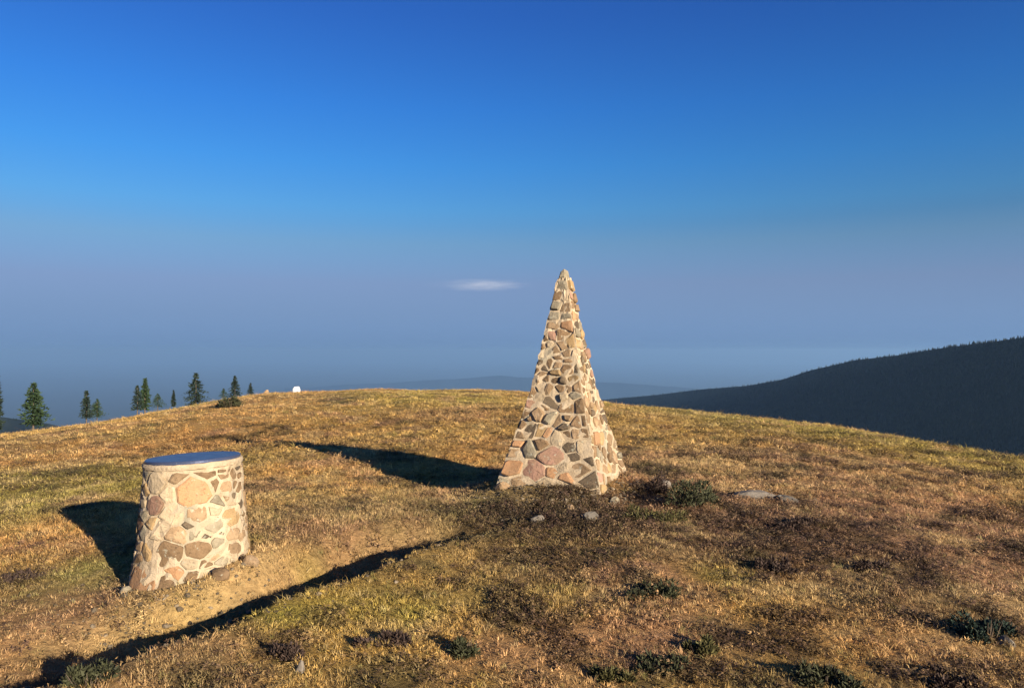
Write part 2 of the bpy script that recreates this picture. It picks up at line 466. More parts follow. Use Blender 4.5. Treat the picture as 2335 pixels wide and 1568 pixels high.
# ------------------------------------------------------------------ forested mountain on the right
MPX = np.array([1180, 1400, 1500, 1600, 1700, 1780, 1850, 1950, 2050, 2150, 2250, 2334, 2500, 2800, 3300, 4000])
MPY = np.array([930, 906, 897, 884, 876, 862, 839, 816, 804, 787, 774, 762, 742, 720, 740, 800.])
uu = np.linspace(MPX[0], MPX[-1], 240); vv = np.interp(uu, MPX, _sm(MPY, 1))
U = (uu - CX) / F; YD = _sm(np.interp(U, [0, .137, .3, .45, .69, 1.0, 1.7], [3900, 3400, 2400, 1750, 1150, 900, 700]), 15)     # a long spur that comes towards the viewer on the right
crx = U * YD; cry = YD; crz = (HY - vv) / F * YD - 5
tk = np.concatenate([np.linspace(-1, 0, 44), np.linspace(0, 1, 16)[1:]])
MX, MY, MZ = [], [], []
def mountain_pt(k, t):
    dx, dy = -.993, -.12                      # the near flank runs down towards the valley
    d = np.where(t < 0, -t * 620, -t * 620)
    px = crx[k] + dx * d; py = cry[k] + dy * d
    h = crz[k] - np.abs(d) * .66 - 12 * (1 - np.exp(-np.abs(d) / 80.))
    a = np.clip(np.abs(d) / 125., 0, 1)
    h = h + a * (28 * fbm(px / 210., py / 210., 201, 4)) + 2 * fbm(px / 45., py / 45., 211, 3) * a
    return px, py, h
KK, TK = np.meshgrid(np.arange(240), tk, indexing='ij')
MX, MY, MZ = mountain_pt(KK, TK)
mv = np.stack([MX.ravel(), MY.ravel(), MZ.ravel()], 1)
nk, ntk = KK.shape
mf = [(i * ntk + j, i * ntk + j + 1, (i + 1) * ntk + j + 1, (i + 1) * ntk + j) for i in range(nk - 1) for j in range(ntk - 1)]
mo = mesh_obj('mountain', mv, mf, M['forest'], smooth=True); mo['kind'] = 'structure'
if mo.data.polygons[100].normal.z < 0: mo.data.flip_normals()

# far low ridges, half lost in the haze, to the left
def ridge(name, px, py, dist, drop, seed):
    uu = np.linspace(px[0], px[-1], 120); vv = np.interp(uu, px, py)
    U = (uu - CX) / F; D = dist * (1 + .08 * np.sin(U * 7 + seed))
    x = U * D; y = D; z = (HY - vv) / F * D + dist * .0022 * fbm(U * 24, U * 0 + seed, seed, 4)
    V, Fc = [], []
    for k, (s, dz) in enumerate(((-1., drop), (-.45, drop * .4), (0, 0), (.5, drop * .4), (1., drop))):
        for i in range(120): V.append((x[i] - s * 0, y[i] + s * drop * 2.6, z[i] - dz + (0 if s == 0 else drop * .1 * math.sin(i * .7 + k))))
    for k in range(4):
        for i in range(119): Fc.append((k * 120 + i, k * 120 + i + 1, (k + 1) * 120 + i + 1, (k + 1) * 120 + i))
    o = mesh_obj(name, V, Fc, M['forest'], smooth=True); o['kind'] = 'structure'
    return o
ridge('hills', [-900, -300, 0, 60, 130, 260, 420], [930, 942, 948, 957, 970, 990, 1010], 2400., 300., 4)
ridge('hills', [650, 900, 1060, 1140, 1230, 1400, 1620, 1800], [884, 872, 862, 855, 862, 874, 888, 905], 17000., 460., 9)

# ------------------------------------------------------------------ rubble masonry
def clip(poly, nx, ny, c):
    out = []
    for i in range(len(poly)):
        a, b = poly[i - 1], poly[i]
        da = nx * a[0] + ny * a[1] - c; db = nx * b[0] + ny * b[1] - c
        if (da <= 0) != (db <= 0):
            t = da / (da - db); out.append((a[0] + (b[0] - a[0]) * t, a[1] + (b[1] - a[1]) * t))
        if db <= 0: out.append(b)
    return out
def cells(sites, wts, bounds, extra=()):
    """weighted Voronoi cells; bounds are half planes (nx, ny, c)"""
    allp = [(s, w) for s, w in zip(sites, wts)] + list(extra)
    res = []
    for i, (s, w) in enumerate(zip(sites, wts)):
        p = [(s[0] - 3, s[1] - 3), (s[0] + 3, s[1] - 3), (s[0] + 3, s[1] + 3), (s[0] - 3, s[1] + 3)]
        for bnd in bounds:
            p = clip(p, *bnd)
            if not p: break
        for j, (q, v) in enumerate(allp):
            if j == i or not p: continue
            nx, ny = 2 * (q[0] - s[0]), 2 * (q[1] - s[1])
            if nx * nx + ny * ny > 16: continue
            p = clip(p, nx, ny, q[0] ** 2 + q[1] ** 2 - s[0] ** 2 - s[1] ** 2 - v + w)
        res.append(p)
    return res
def area_centroid(p):
    a = cx = cy = 0
    for i in range(len(p)):
        x0, y0 = p[i - 1]; x1, y1 = p[i]; k = x0 * y1 - x1 * y0
        a += k; cx += (x0 + x1) * k; cy += (y0 + y1) * k
    a /= 2
    return (a, cx / (6 * a), cy / (6 * a)) if abs(a) > 1e-7 else (0, 0, 0)
def inset(p, g):
    """a convex polygon moved inwards by g"""
    q = list(p); n_ = len(p)
    for i in range(n_):
        a, b = p[i - 1], p[i]; ex, ey = b[0] - a[0], b[1] - a[1]; L = math.hypot(ex, ey)
        if L < 1e-6: continue
        nx, ny = ey / L, -ex / L                      # outward for a counter-clockwise polygon
        q = clip(q, nx, ny, nx * a[0] + ny * a[1] - g)
        if not q: return []
    return q
def resample(p, k):
    pts = p + [p[0]]; L = [0]
    for i in range(len(p)): L.append(L[-1] + math.dist(pts[i], pts[i + 1]))
    out = []
    off = rnd.random() * L[-1] / k
    for j in range(k):
        s = (off + L[-1] * j / k) % L[-1]
        for i in range(len(p)):
            if L[i] <= s <= L[i + 1]:
                t = (s - L[i]) / max(1e-9, L[i + 1] - L[i])
                out.append((pts[i][0] + (pts[i + 1][0] - pts[i][0]) * t, pts[i][1] + (pts[i + 1][1] - pts[i][1]) * t)); break
    return out
SQ = .74
def wide_cells(sites, wts, bounds, extra=()):
    cs = cells([(x * SQ, z) for x, z in sites], wts, [(nx / SQ, nz_, c) for nx, nz_, c in bounds], [((q[0] * SQ, q[1]), v) for q, v in extra])
    return [[(x / SQ, z) for x, z in p] for p in cs]
def lloyd(sites, wts, bounds, its, extra_fn=None, xs=1.0):
    for _ in range(its):
        ex = extra_fn(sites, wts) if extra_fn else ()
        cs = wide_cells(sites, wts, bounds, ex)
        ns = []
        for s, p in zip(sites, cs):
            if len(p) < 3: ns.append(s); continue
            a, x, y = area_centroid(p); ns.append((s[0] + (x - s[0]) * .8, s[1] + (y - s[1]) * .8))
        sites = ns
    return sites
def chamfer(p, f0, f1):
    """knocks the corners off a convex polygon, unevenly"""
    out = []
    for i in range(len(p)):
        a, b, c = p[i - 1], p[i], p[(i + 1) % len(p)]
        la, lc = math.dist(a, b), math.dist(b, c)
        if min(la, lc) < .012: out.append(b); continue
        m_ = min(la, lc); f = rnd.uniform(f0, f1) * m_; g = rnd.uniform(f0, f1) * m_
        out.append((b[0] + (a[0] - b[0]) * f / la, b[1] + (a[1] - b[1]) * f / la))
        out.append((b[0] + (c[0] - b[0]) * g / lc, b[1] + (c[1] - b[1]) * g / lc))
    return out
def stone_geo(poly, to3d, k, gap, proud, back=.05):
    """one laid stone: an angular block with a rough, slightly crooked face proud of the mortar"""
    a, cx, cy = area_centroid(poly)
    if a < 0: poly = poly[::-1]; a = -a
    q = inset(poly, gap * (.5 + 1. * rnd.random()))
    if len(q) < 3: return None
    a, cx, cy = area_centroid(q)
    if a < .008 and rnd.random() < .08: return None            # here and there only mortar
    if a < .0006: return None
    pts = []
    for p in chamfer(q, .05, .24):                                   # drop points that fall together
        if not pts or math.dist(p, pts[-1]) > .012: pts.append(p)
    k = len(pts)
    if k < 4: return None
    size = math.sqrt(a)
    pts = [(cx + (x - cx) * (1 + rnd.uniform(-.07, .05)), cy + (y - cy) * (1 + rnd.uniform(-.07, .05))) for x, y in pts]
    tx, ty = rnd.uniform(-.11, .11), rnd.uniform(-.11, .11)
    hgt = lambda x, y, s: proud * s + (x - cx) * tx + (y - cy) * ty
    V, Fc = [], []
    for x, y in pts: V.append(to3d(x, y, -back))
    for x, y in pts: V.append(to3d(x, y, hgt(x, y, .6)))
    for x, y in pts:
        f = 1 - min(.3, rnd.uniform(.008, .020) / (size * .5)); X, Y = cx + (x - cx) * f, cy + (y - cy) * f
        V.append(to3d(X, Y, hgt(X, Y, 1.) + rnd.uniform(-.003, .003)))
    px, py = cx + rnd.uniform(-.22, .22) * size, cy + rnd.uniform(-.22, .22) * size
    V.append(to3d(px, py, hgt(px, py, 1.) + rnd.uniform(-.35, .6) * .016 * (size / .15)))
    for L_ in (0, 1):
        for i in range(k):
            j = (i + 1) % k; Fc.append((L_ * k + i, L_ * k + j, (L_ + 1) * k + j, (L_ + 1) * k + i))
    for i in range(k): Fc.append((2 * k + i, 2 * k + (i + 1) % k, 3 * k))
    return V, Fc, a
def lay(geo, material, parent):
    V, Fc, a = geo
    o = mesh_obj('stone', V, Fc, material, parent)
    # the outer bulge shades smoothly, the sides stay crisp
    return o

# obelisk -----------------------------------------------------------
OBZ = gz(*OB) - .10
OBK = (.109 * OB[1] - OBZ) / 3.10         # the tip stands where the photograph shows it
PROF = [(0, 1.30), (.12, 1.275), (.45, 1.105), (.9, .865), (1.4, .655), (1.9, .475), (2.4, .315), (2.8, .185), (3.0, .125)]   # height, side length
PROF = [(z * OBK, w_) for z, w_ in PROF]
def side(z): return float(np.interp(z, [p[0] for p in PROF], [p[1] for p in PROF]))
ob = thing('obelisk', 'tall tapering stone obelisk of tan, pink and brown rubble in pale mortar', 'monument', (OB[0], OB[1], OBZ), R(-22))
# mortar body
V, Fc = [], []
nz, ne = 46, 9
for a in range(nz + 1):
    z = -.25 + (2.97 * OBK + .25) * a / nz; s = side(max(z, 0)) / 2 + (.02 if z < 0 else 0)
    for f in range(4):
        for e in range(ne):
            t = -1 + 2 * e / ne; x, y = t * s, -s
            for _ in range(f): x, y = -y, x
            j = .012
            V.append((x + rnd.uniform(-j, j), y + rnd.uniform(-j, j), z + rnd.uniform(-.015, .015)))
per = 4 * ne
for a in range(nz):
    for i in range(per): Fc.append((a * per + i, a * per + (i + 1) % per, (a + 1) * per + (i + 1) % per, (a + 1) * per + i))
V.append((0, 0, 2.99 * OBK)); Fc += [(nz * per + i, nz * per + (i + 1) % per, len(V) - 1) for i in range(per)]
mesh_obj('mortar_core', V, Fc, M['mortar'], ob)
HT = 2.95 * OBK
W0, W1 = side(0), side(HT)
def face_sites(n_, face):
    st, wt, rads = [], [], []
    tries = 0
    while len(st) < n_ and tries < 5000:
        tries += 1
        z = HT * (1 - math.sqrt(1 - rnd.random() * .985)); hw = (W0 + (W1 - W0) * z / HT) / 2
        x = rnd.uniform(-hw, hw); rad = (.046 + .085 * rnd.random() ** 2.0) * (.30 + .70 * hw / .65)
        if all(math.hypot((x - q[0]) * .78, z - q[1]) > (rad + rads[i_]) * .62 for i_, q in enumerate(st)):
            st.append((x, z)); rads.append(rad); wt.append(rad * rad * .55)
    return st, wt
SMALL = ['brown'] * 4 + ['dark'] * 4 + ['tan'] * 3 + ['pale'] * 2  # small dark ones stand in for gaps, their shade put into the colour
KIND = ['tan'] * 8 + ['ochre'] * 3 + ['pink'] * 2 + ['brown'] * 5 + ['grey'] * 2 + ['dark'] * 1 + ['pale'] * 3 + ['orange']
for face in range(4):
    st, wt = face_sites((112, 98, 36, 42)[face], face)
    spec = {}
    if face == 0:       # the large reddish stones low on the front
        for x, z, r_, kd in ((.04, .42, .012, 'pink'), (-.18, .20, .010, 'pink'), (.40, .27, .008, 'tan'), (-.46, .24, .008, 'orange'),
                             (-.30, .70, .004, 'dark'), (.22, 1.0, .004, 'brown'), (-.05, .86, .004, 'grey'), (.24, .52, .002, 'dark'), (-.27, .5, .004, 'grey')):
            keep = [i for i in range(len(st)) if math.hypot(st[i][0] - x, st[i][1] - z) > math.sqrt(r_) * 1.1 + .05]
            remap = {}
            nspec = {keep.index(k_): v_ for k_, v_ in spec.items() if k_ in keep}
            st = [st[i] for i in keep]; wt = [wt[i] for i in keep]; spec = nspec
            spec[len(st)] = kd; st.append((x, z)); wt.append(r_)
    for z, xs in ((2.46, (0,)), (2.34, (-.03, .05)), (2.22, (.05, -.05)), (2.10, (-.07, .04)), (1.98, (.08, -.03)), (1.86, (-.09, .02))):
        if z == 2.46:
            keep = [i for i in range(len(st)) if st[i][1] < 1.80]
            spec = {keep.index(k_): v_ for k_, v_ in spec.items() if k_ in keep}
            st = [st[i] for i in keep]; wt = [wt[i] for i in keep]
        for x in xs: st.append((x + rnd.uniform(-.02, .02), z + rnd.uniform(-.03, .03))); wt.append(rnd.uniform(0, .001))
    sl = (W0 - W1) / 2 / HT; L = math.hypot(1, sl)
    bnd = [(1, sl, W0 / 2), (-1, sl, W0 / 2), (0, -1, .02), (0, 1, HT)]
    st = lloyd(st, wt, bnd, 1)
    rot = Matrix.Rotation(R(90) * face, 3, 'Z')
    def to3d(x, z, h, rot=rot):
        f = side(max(z, 0)) / (W0 + (W1 - W0) * z / HT)
        return rot @ Vector((x * f, -side(max(z, 0)) / 2 - h, z + h * .22))
    for i, p in enumerate(wide_cells(st, wt, bnd)):
        if len(p) < 3: continue
        zc = st[i][1]
        g_ = stone_geo(p, to3d, 8, .009 + .006 * rnd.random(), rnd.choice((.005, .008, .011, .016, .036)))
        if g_: lay(g_, M[spec.get(i, rnd.choice(SMALL if g_[2] < .009 else KIND))], ob)
# little capping stone
V = []
for z, s in ((2.95 * OBK, .06), (2.99 * OBK, .068), (3.07 * OBK, .05), (3.10 * OBK, .018)):
    for i in range(8):
        a = i * math.pi / 4 + .3; k = rnd.uniform(.85, 1.12); V.append((s * k * math.cos(a), s * k * math.sin(a), z + rnd.uniform(-.008, .008)))
Fc = [(r_ * 8 + i, r_ * 8 + (i + 1) % 8, r_ * 8 + 8 + (i + 1) % 8, r_ * 8 + 8 + i) for r_ in range(3) for i in range(8)] + [tuple(range(24, 32))]
mesh_obj('capstone', V, Fc, M['grey'], ob)

# round pedestal ------------------------------------------------------
TZ = min(gz(TB[0] + .5 * math.cos(a), TB[1] + .5 * math.sin(a)) for a in np.linspace(0, 6.28, 16)) - .02
TH_ = -0.925 - TZ                                            # height of the masonry
tb = thing('orientation_table', 'squat round rubble stone pedestal topped with a flat blue disc', 'orientation table', (TB[0], TB[1], TZ))
def rad(z): return float(np.interp(z, [-.2, 0, .12, .35, .7, TH_], [.49, .478, .455, .42, .388, .370]))
TILT = Vector((-.035, .0))
V, Fc = [], []
nz, na = 22, 56
for a in range(nz + 1):
    z = -.2 + (TH_ + .2) * a / nz
    for i in range(na):
        t = 2 * math.pi * i / na; r_ = rad(z) + rnd.uniform(-.011, .011)
        x, y = r_ * math.cos(t), r_ * math.sin(t)
        V.append((x, y, z + (.045 * x if a > nz - 2 else 0) + rnd.uniform(-.012, .012) * (a < nz)))
for a in range(nz):
    for i in range(na): Fc.append((a * na + i, a * na + (i + 1) % na, (a + 1) * na + (i + 1) % na, (a + 1) * na + i))
Fc.append(tuple(nz * na + i for i in range(na)))
mesh_obj('mortar_core', V, Fc, M['mortar'], tb)
CIR = 2 * math.pi * .42; ZT = TH_ - .012
st, wt, rads = [], [], []
tries = 0
while tries < 5000 and len(st) < 240:
    tries += 1
    x = rnd.uniform(0, CIR); z = rnd.uniform(.03, ZT); rd_ = .04 + .075 * rnd.random() ** 1.8
    if all(math.hypot(min(abs(x - q[0]), CIR - abs(x - q[0])) * .8, z - q[1]) > (rd_ + rads[i_]) * .6 for i_, q in enumerate(st)):
        st.append((x, z)); rads.append(rd_); wt.append(rd_ * rd_ * .55)
ANG0 = math.pi * 1.5                                        # x = 0 faces the camera
spec = {}
for x, z, r_, kd in ((-.22, .14, .014, 'orange'), (.17, .80, .012, 'orange'), (.03, .62, .004, 'pale'), (-.20, .72, .004, 'pink'), (-.02, .36, .006, 'brown'), (.22, .36, .004, 'brown')):
    x = x % CIR
    keep = [i for i in range(len(st)) if math.hypot(min(abs(x - st[i][0]), CIR - abs(x - st[i][0])), st[i][1] - z) > math.sqrt(r_) + .05]
    spec = {keep.index(k_): v_ for k_, v_ in spec.items() if k_ in keep}
    st = [st[i] for i in keep]; wt = [wt[i] for i in keep]
    spec[len(st)] = kd; st.append((x, z)); wt.append(r_)
bnd = [(0, -1, .03), (0, 1, ZT)]
exf = lambda s_, w_: [((q[0] + o_, q[1]), v_) for q, v_ in zip(s_, w_) for o_ in (-CIR, CIR) if -.7 < q[0] + o_ < CIR + .7]
st = lloyd(st, wt, bnd, 1, exf)
def to3dc(x, z, h):
    t = ANG0 + x / .42; r_ = rad(z) + h
    return Vector((r_ * math.cos(t), r_ * math.sin(t), z))
KT = ['tan'] * 7 + ['pale'] * 4 + ['ochre'] * 2 + ['pink'] * 1 + ['brown'] * 2 + ['grey'] * 2 + ['orange']
for i, p in enumerate(wide_cells(st, wt, bnd, exf(st, wt))):
    if len(p) < 3: continue
    g_ = stone_geo(p, to3dc, 8, .008 + .006 * rnd.random(), rnd.choice((.005, .008, .011, .016)))
    if g_: lay(g_, M[spec.get(i, rnd.choice(SMALL if g_[2] < .006 else KT))], tb)
def lathe(prof, k, jit=0.):
    V = [(r_ * math.cos(2 * math.pi * i / k), r_ * math.sin(2 * math.pi * i / k), z + (rnd.uniform(-jit, jit))) for r_, z in prof for i in range(k)]
    Fc = [(a * k + i, a * k + (i + 1) % k, (a + 1) * k + (i + 1) % k, (a + 1) * k + i) for a in range(len(prof) - 1) for i in range(k)]
    Fc.append(tuple((len(prof) - 1) * k + i for i in range(k)))
    return V, Fc
V, Fc = lathe([(.36, -.02), (.381, -.010), (.386, .012), (.378, .030), (.355, .032)], 64, .004)
rim = mesh_obj('mortar_rim', V, Fc, M['mortar'], tb, loc=(0, 0, TH_)); rim.rotation_euler = (R(-1.2), R(-2.4), 0)
V, Fc = lathe([(.362, .026), (.366, .034), (.366, .050), (.360, .056), (.347, .057), (.342, .0545)], 72)
pl = mesh_obj('disc', V, Fc, M['plate'], tb, loc=(0, 0, TH_)); pl.rotation_euler = (R(-1.2), R(-2.4), 0)

# ------------------------------------------------------------------ rocks
def rock(px, py, wpx, hpx, material, label, group=None, name='rock'):
    x, y = at(px, py); k = y / F
    sx = wpx * k / 2; sz = hpx * k; sy = sx * rnd.uniform(.6, .9)
    bm = bmesh.new(); bmesh.ops.create_icosphere(bm, subdivisions=2, radius=1)
    pl_ = [(Vector((rnd.gauss(0, 1), rnd.gauss(0, 1), rnd.gauss(.3, .8))).normalized(), rnd.uniform(.6, .85)) for _ in range(9)]
    for v in bm.verts:
        for nn, d in pl_:
            q = v.co.dot(nn)
            if q > d: v.co -= nn * (q - d)
        v.co = Vector((v.co.x * sx * 1.12, v.co.y * sy * 1.12, v.co.z * sz * .95 + sz * .12)) + Vector((rnd.uniform(-1, 1), rnd.uniform(-1, 1), rnd.uniform(-1, 1))) * .03 * sx
    me = bpy.data.meshes.new(name); bm.to_mesh(me); bm.free(); me.materials.append(material)
    o = bpy.data.objects.new(name, me); COL.objects.link(o)
    o.location = (x, y + sy * .6, gz(x, y + sy * .6)); o.rotation_euler = (0, 0, rnd.uniform(-.4, .4))
    return tag(o, label, 'rock', group)
rock(1725, 1135, 110, 15, M['rock'], 'flat grey rock sunk in the heath right of the dark bush')
rock(1790, 1146, 60, 16, M['darkrock'], 'small flat dark rock at the right end of the flat grey rock')
rock(1516, 1112, 34, 16, M['rock'], 'small grey rock between the obelisk and the dark bush')
rock(2296, 1472, 34, 24, M['rock'], 'grey rock beside the dark clump at the right edge')
rock(1402, 1148, 26, 14, M['grey'], 'small grey block lying at the right foot of the obelisk')
rock(1300, 1162, 22, 16, M['tan'], 'tan stone lying in the bare earth under the obelisk corner')
rock(1225, 1190, 34, 18, M['rock'], 'grey stone lying in the bare earth below the obelisk')
rock(1146, 1116, 34, 16, M['tan'], 'tan stone at the left foot of the obelisk beside its shadow')
rock(1345, 1188, 40, 26, M['darkrock'], 'dark stone half buried in the bare earth before the obelisk')
rock(570, 1290, 34, 20, M['tan'], 'tan stone at the right foot of the round pedestal')
rock(500, 1322, 46, 18, M['brown'], 'brown stone in the soil in front of the round pedestal')
rock(285, 1352, 26, 16, M['grey'], 'small grey stone at the left foot of the round pedestal')
rock(686, 1532, 22, 28, M['rock'], 'small grey stone in the grass near the bottom edge, left of centre')
x, y = at(676, 890); k = y / F
V = [(sx * 8 * k * f + rnd.uniform(-1, 1) * k, sy * 6 * k * f + rnd.uniform(-1, 1) * k, z * k + rnd.uniform(-1, 1) * k) for z, f in ((-4, 1.), (7, .97), (11, .72)) for sx, sy in ((-1, -.6), (-.6, -1), (.6, -1), (1, -.6), (1, .6), (.6, 1), (-.6, 1), (-1, .6))]
Fc = [(r_ * 8 + i, r_ * 8 + (i + 1) % 8, r_ * 8 + 8 + (i + 1) % 8, r_ * 8 + 8 + i) for r_ in range(2) for i in range(8)] + [tuple(range(16, 24))]
tag(mesh_obj('stone', V, Fc, M['white'], loc=(x, y, gz(x, y))), 'white stone on the ridge crest right of the small trees', 'rock')
rock(607, 896, 13, 9, M['tan'], 'tiny pale stone on the ridge crest left of the white stone', name='stone')

# ------------------------------------------------------------------ low bushes
def bush(px, py, wpx, hpx, material, label, nleaf=900, cat='bush', name='bush', leaf=.016, lift=0.):
    x, y = at(px, py); k = y / F
    rx = wpx * k / 2 * 1.12; h = hpx * k * .68; ry = rx * rnd.uniform(.65, .9)
    y += ry * .55
    t = thing(name, label, cat, (x, y, gz(x, y) - .01), rnd.uniform(-.3, .3))
    lobes = [(rnd.uniform(-.75, .75), rnd.uniform(-.75, .75), rnd.uniform(.2, .5), rnd.uniform(.3, 1.05)) for _ in range(9)]
    V, Fc = [], []
    L = max(leaf, y * .0022)
    for _ in range(nleaf):
        lx, ly, lr, lh = rnd.choice(lobes)
        a = rnd.uniform(0, 6.283); q = math.sqrt(rnd.random()); e = (1 - q * q) ** .5
        ux, uy = lx + lr * q * math.cos(a), ly + lr * q * math.sin(a)
        zz = h * lh * e * (1 - .75 * rnd.random() ** 2.2)
        p = Vector((ux * rx, uy * ry, max(zz, .01)))
        d = Vector((rnd.gauss(math.cos(a) * q, .5), rnd.gauss(math.sin(a) * q, .5), rnd.gauss(.9, .4))).normalized()
        s = d.cross(Vector((rnd.gauss(0, 1), rnd.gauss(0, 1), rnd.gauss(0, 1)))).normalized()
        ll = L * rnd.uniform(.9, 2.6); ww = L * rnd.uniform(.25, .55)
        i = len(V); V += [p - s * ww, p + s * ww, p + d * ll + s * ww * .3, p + d * ll - s * ww * .3]; Fc.append((i, i + 1, i + 2, i + 3))
    mesh_obj('foliage', V, Fc, material, t)
    V, Fc = [], []
    for _ in range(26):
        a = rnd.uniform(0, 6.283); q = rnd.uniform(.2, .8)
        p0 = Vector((math.cos(a) * rx * q * .5, math.sin(a) * ry * q * .5, -.02)); p1 = Vector((math.cos(a) * rx * q, math.sin(a) * ry * q, h * rnd.uniform(.5, .9)))
        s = Vector((-math.sin(a), math.cos(a), 0)) * max(.003, L * .16); n2 = (p1 - p0).cross(s).normalized() * s.length
        i = len(V); V += [p0 + s, p0 - s, p0 + n2, p1 + s * .4, p1 - s * .4, p1 + n2 * .4]
        Fc += [(i, i + 1, i + 4, i + 3), (i + 1, i + 2, i + 5, i + 4), (i + 2, i, i + 3, i + 5)]
    mesh_obj('stems', V, Fc, M['bark'], t)
    return t
bush(1580, 1160, 130, 112, M['juniper'], 'large dark green juniper bush right of the obelisk', 1500, leaf=.02)
bush(1480, 1128, 90, 62, M['heather'], 'brownish purple heather bush between obelisk and dark juniper', 900)
bush(1500, 1190, 150, 36, M['olive'], 'low olive bush on the earth mound right of the obelisk foot', 900)
bush(1830, 1205, 110, 36, M['heather'], 'low purple heather patch behind the dark round clump, right of the rocks', 900)
bush(1770, 1312, 84, 46, M['heather'], 'dark purple heather clump beside a yellow grass patch, right of centre', 900)
bush(1500, 1362, 110, 42, M['juniper'], 'dull green clump in the heath below the obelisk', 900)
bush(1063, 1494, 62, 56, M['juniper'], 'small dark green clump alone in the foreground grass, bottom centre', 900)
bush(1600, 1494, 76, 46, M['olive'], 'small round olive clump in the tan grass, bottom right of centre', 900)
bush(2262, 1462, 112, 74, M['needle2'], 'nearly black bush beside a grey rock at the right edge', 1300)
bush(2200, 1570, 120, 46, M['heather'], 'reddish purple heather at the bottom edge below the nearly black bush', 900)
bush(1890, 1560, 120, 60, M['juniper'], 'loose dark clump at the bottom edge between olive clump and black bush', 900)
bush(1510, 1530, 110, 34, M['juniper'], 'flat dark green clump left of the round olive clump', 800)
bush(1395, 1552, 80, 30, M['olive'], 'flat olive clump at the bottom edge right of the lone green clump', 700)
bush(868, 1472, 104, 34, M['heather'], 'long flat purple heather clump on the turf below the rut', 800)
bush(655, 1500, 60, 48, M['heather'], 'brown heather clump left of the long flat heather clump', 800)
bush(190, 1568, 120, 60, M['juniper'], 'dark green clump at the bottom left corner of the turf', 1000)
bush(1990, 1300, 90, 28, M['heather'], 'faint heather clump in the brown heath at the right', 700)
bush(522, 930, 64, 34, M['juniper'], 'dark bush on the slope below the row of small trees', 700, leaf=.03)
bush(32, 1326, 84, 24, M['heather'], 'thin dark flat clump at the left edge, left of the pedestal and its shadow', 700)

# ------------------------------------------------------------------ small spruces on the left rim
def tree(px, ptop, pbase, wpx, dist, material, label, bare=.12, lean=0., name='spruce_tree', rag=1.):
    u = (px - CX) / F; y = dist; x = u * y
    zt = (HY - ptop) / F * y; zg = gz(x, y); h = zt - zg
    wr = wpx * 1.3 / F * y / 2
    vis = (pbase - ptop) / F * y                               # the part of the height that the crest leaves in view
    t = thing(name, label, 'tree', (x, y, zg - .05))
    V, Fc = [], []
    for k in range(7):
        q = k / 6; r_ = max(.012, h * .022 * (1 - q)); 
        for i in range(7):
            a = i * 2 * math.pi / 7; V.append((r_ * math.cos(a) + lean * q * h, r_ * math.sin(a), q * h * .97))
    Fc = [(k * 7 + i, k * 7 + (i + 1) % 7, k * 7 + 7 + (i + 1) % 7, k * 7 + 7 + i) for k in range(6) for i in range(7)]
    mesh_obj('trunk', V, Fc, M['bark'], t)
    V, Fc = [], []
    z0 = h - vis * (1 - bare) * 1.18
    nlev = 22
    for lv in range(nlev):
        q = lv / (nlev - 1); zc = z0 + (h - z0) * q
        R_ = wr * (1 - q) ** .8 * rnd.uniform(.75, 1.12) + wr * .05
        if q < .12: R_ *= .7
        for br in range(10 if q < .8 else 5):
            a = rnd.uniform(0, 6.283); R2 = R_ * rnd.uniform(.55, 1.1) * rag
            dr = -.25 * R2
            for j in range(9):
                s = (j + rnd.random()) / 9
                p = Vector((math.cos(a) * R2 * s + lean * zc, math.sin(a) * R2 * s, zc + dr * s * s + rnd.uniform(-.4, .4) * vis / nlev))
                d = Vector((math.cos(a) + rnd.gauss(0, .5), math.sin(a) + rnd.gauss(0, .5), rnd.gauss(.15, .45))).normalized()
                sv = d.cross(Vector((rnd.gauss(0, 1), rnd.gauss(0, 1), rnd.gauss(0, 1)))).normalized()
                ll = vis * .06 * rnd.uniform(.8, 1.6); ww = ll * .3
                i = len(V); V += [p - sv * ww, p + sv * ww, p + d * ll]; Fc.append((i, i + 1, i + 2))
    mesh_obj('crown', V, Fc, material, t)
    return t
tree(77, 874, 968, 66, 46, M['needle'], 'broad green spruce standing alone near the left edge', .2)
tree(-12, 852, 985, 34, 48, M['needle2'], 'spruce cut off by the left edge of the view', .05)
tree(198, 890, 942, 30, 46, M['needle2'], 'small slim spruce between the broad spruce and the pair of dark spruces', .05)
tree(222, 908, 942, 36, 46.5, M['needle'], 'stunted low spruce close right of the small slim spruce', .05, name='dwarf_spruce')
tree(314, 878, 922, 30, 48, M['needle2'], 'left and lower spruce of the dense dark pair', .0)
tree(331, 862, 920, 26, 49, M['needle'], 'right and taller spruce of the dense dark pair', .0)
tree(360, 896, 920, 40, 49, M['needle'], 'low bushy spruce right of the dense dark pair', .0, name='dwarf_spruce')
tree(396, 888, 918, 12, 49, M['needle2'], 'tiny narrow spruce midway between dark pair and pointed spruce', .0)
tree(447, 850, 910, 58, 50, M['needle2'], 'pointed spruce with a wide skirt of branches', .0)
tree(536, 856, 898, 34, 52, M['needle2'], 'dark compact spruce above the bush on the slope', .0)
tree(510, 884, 900, 26, 52, M['needle'], 'low dwarf spruce left of the dark compact spruce', .0, name='dwarf_spruce')
tree(571, 872, 897, 18, 52, M['needle2'], 'short rightmost spruce of the row, nearest the white stone', .0)

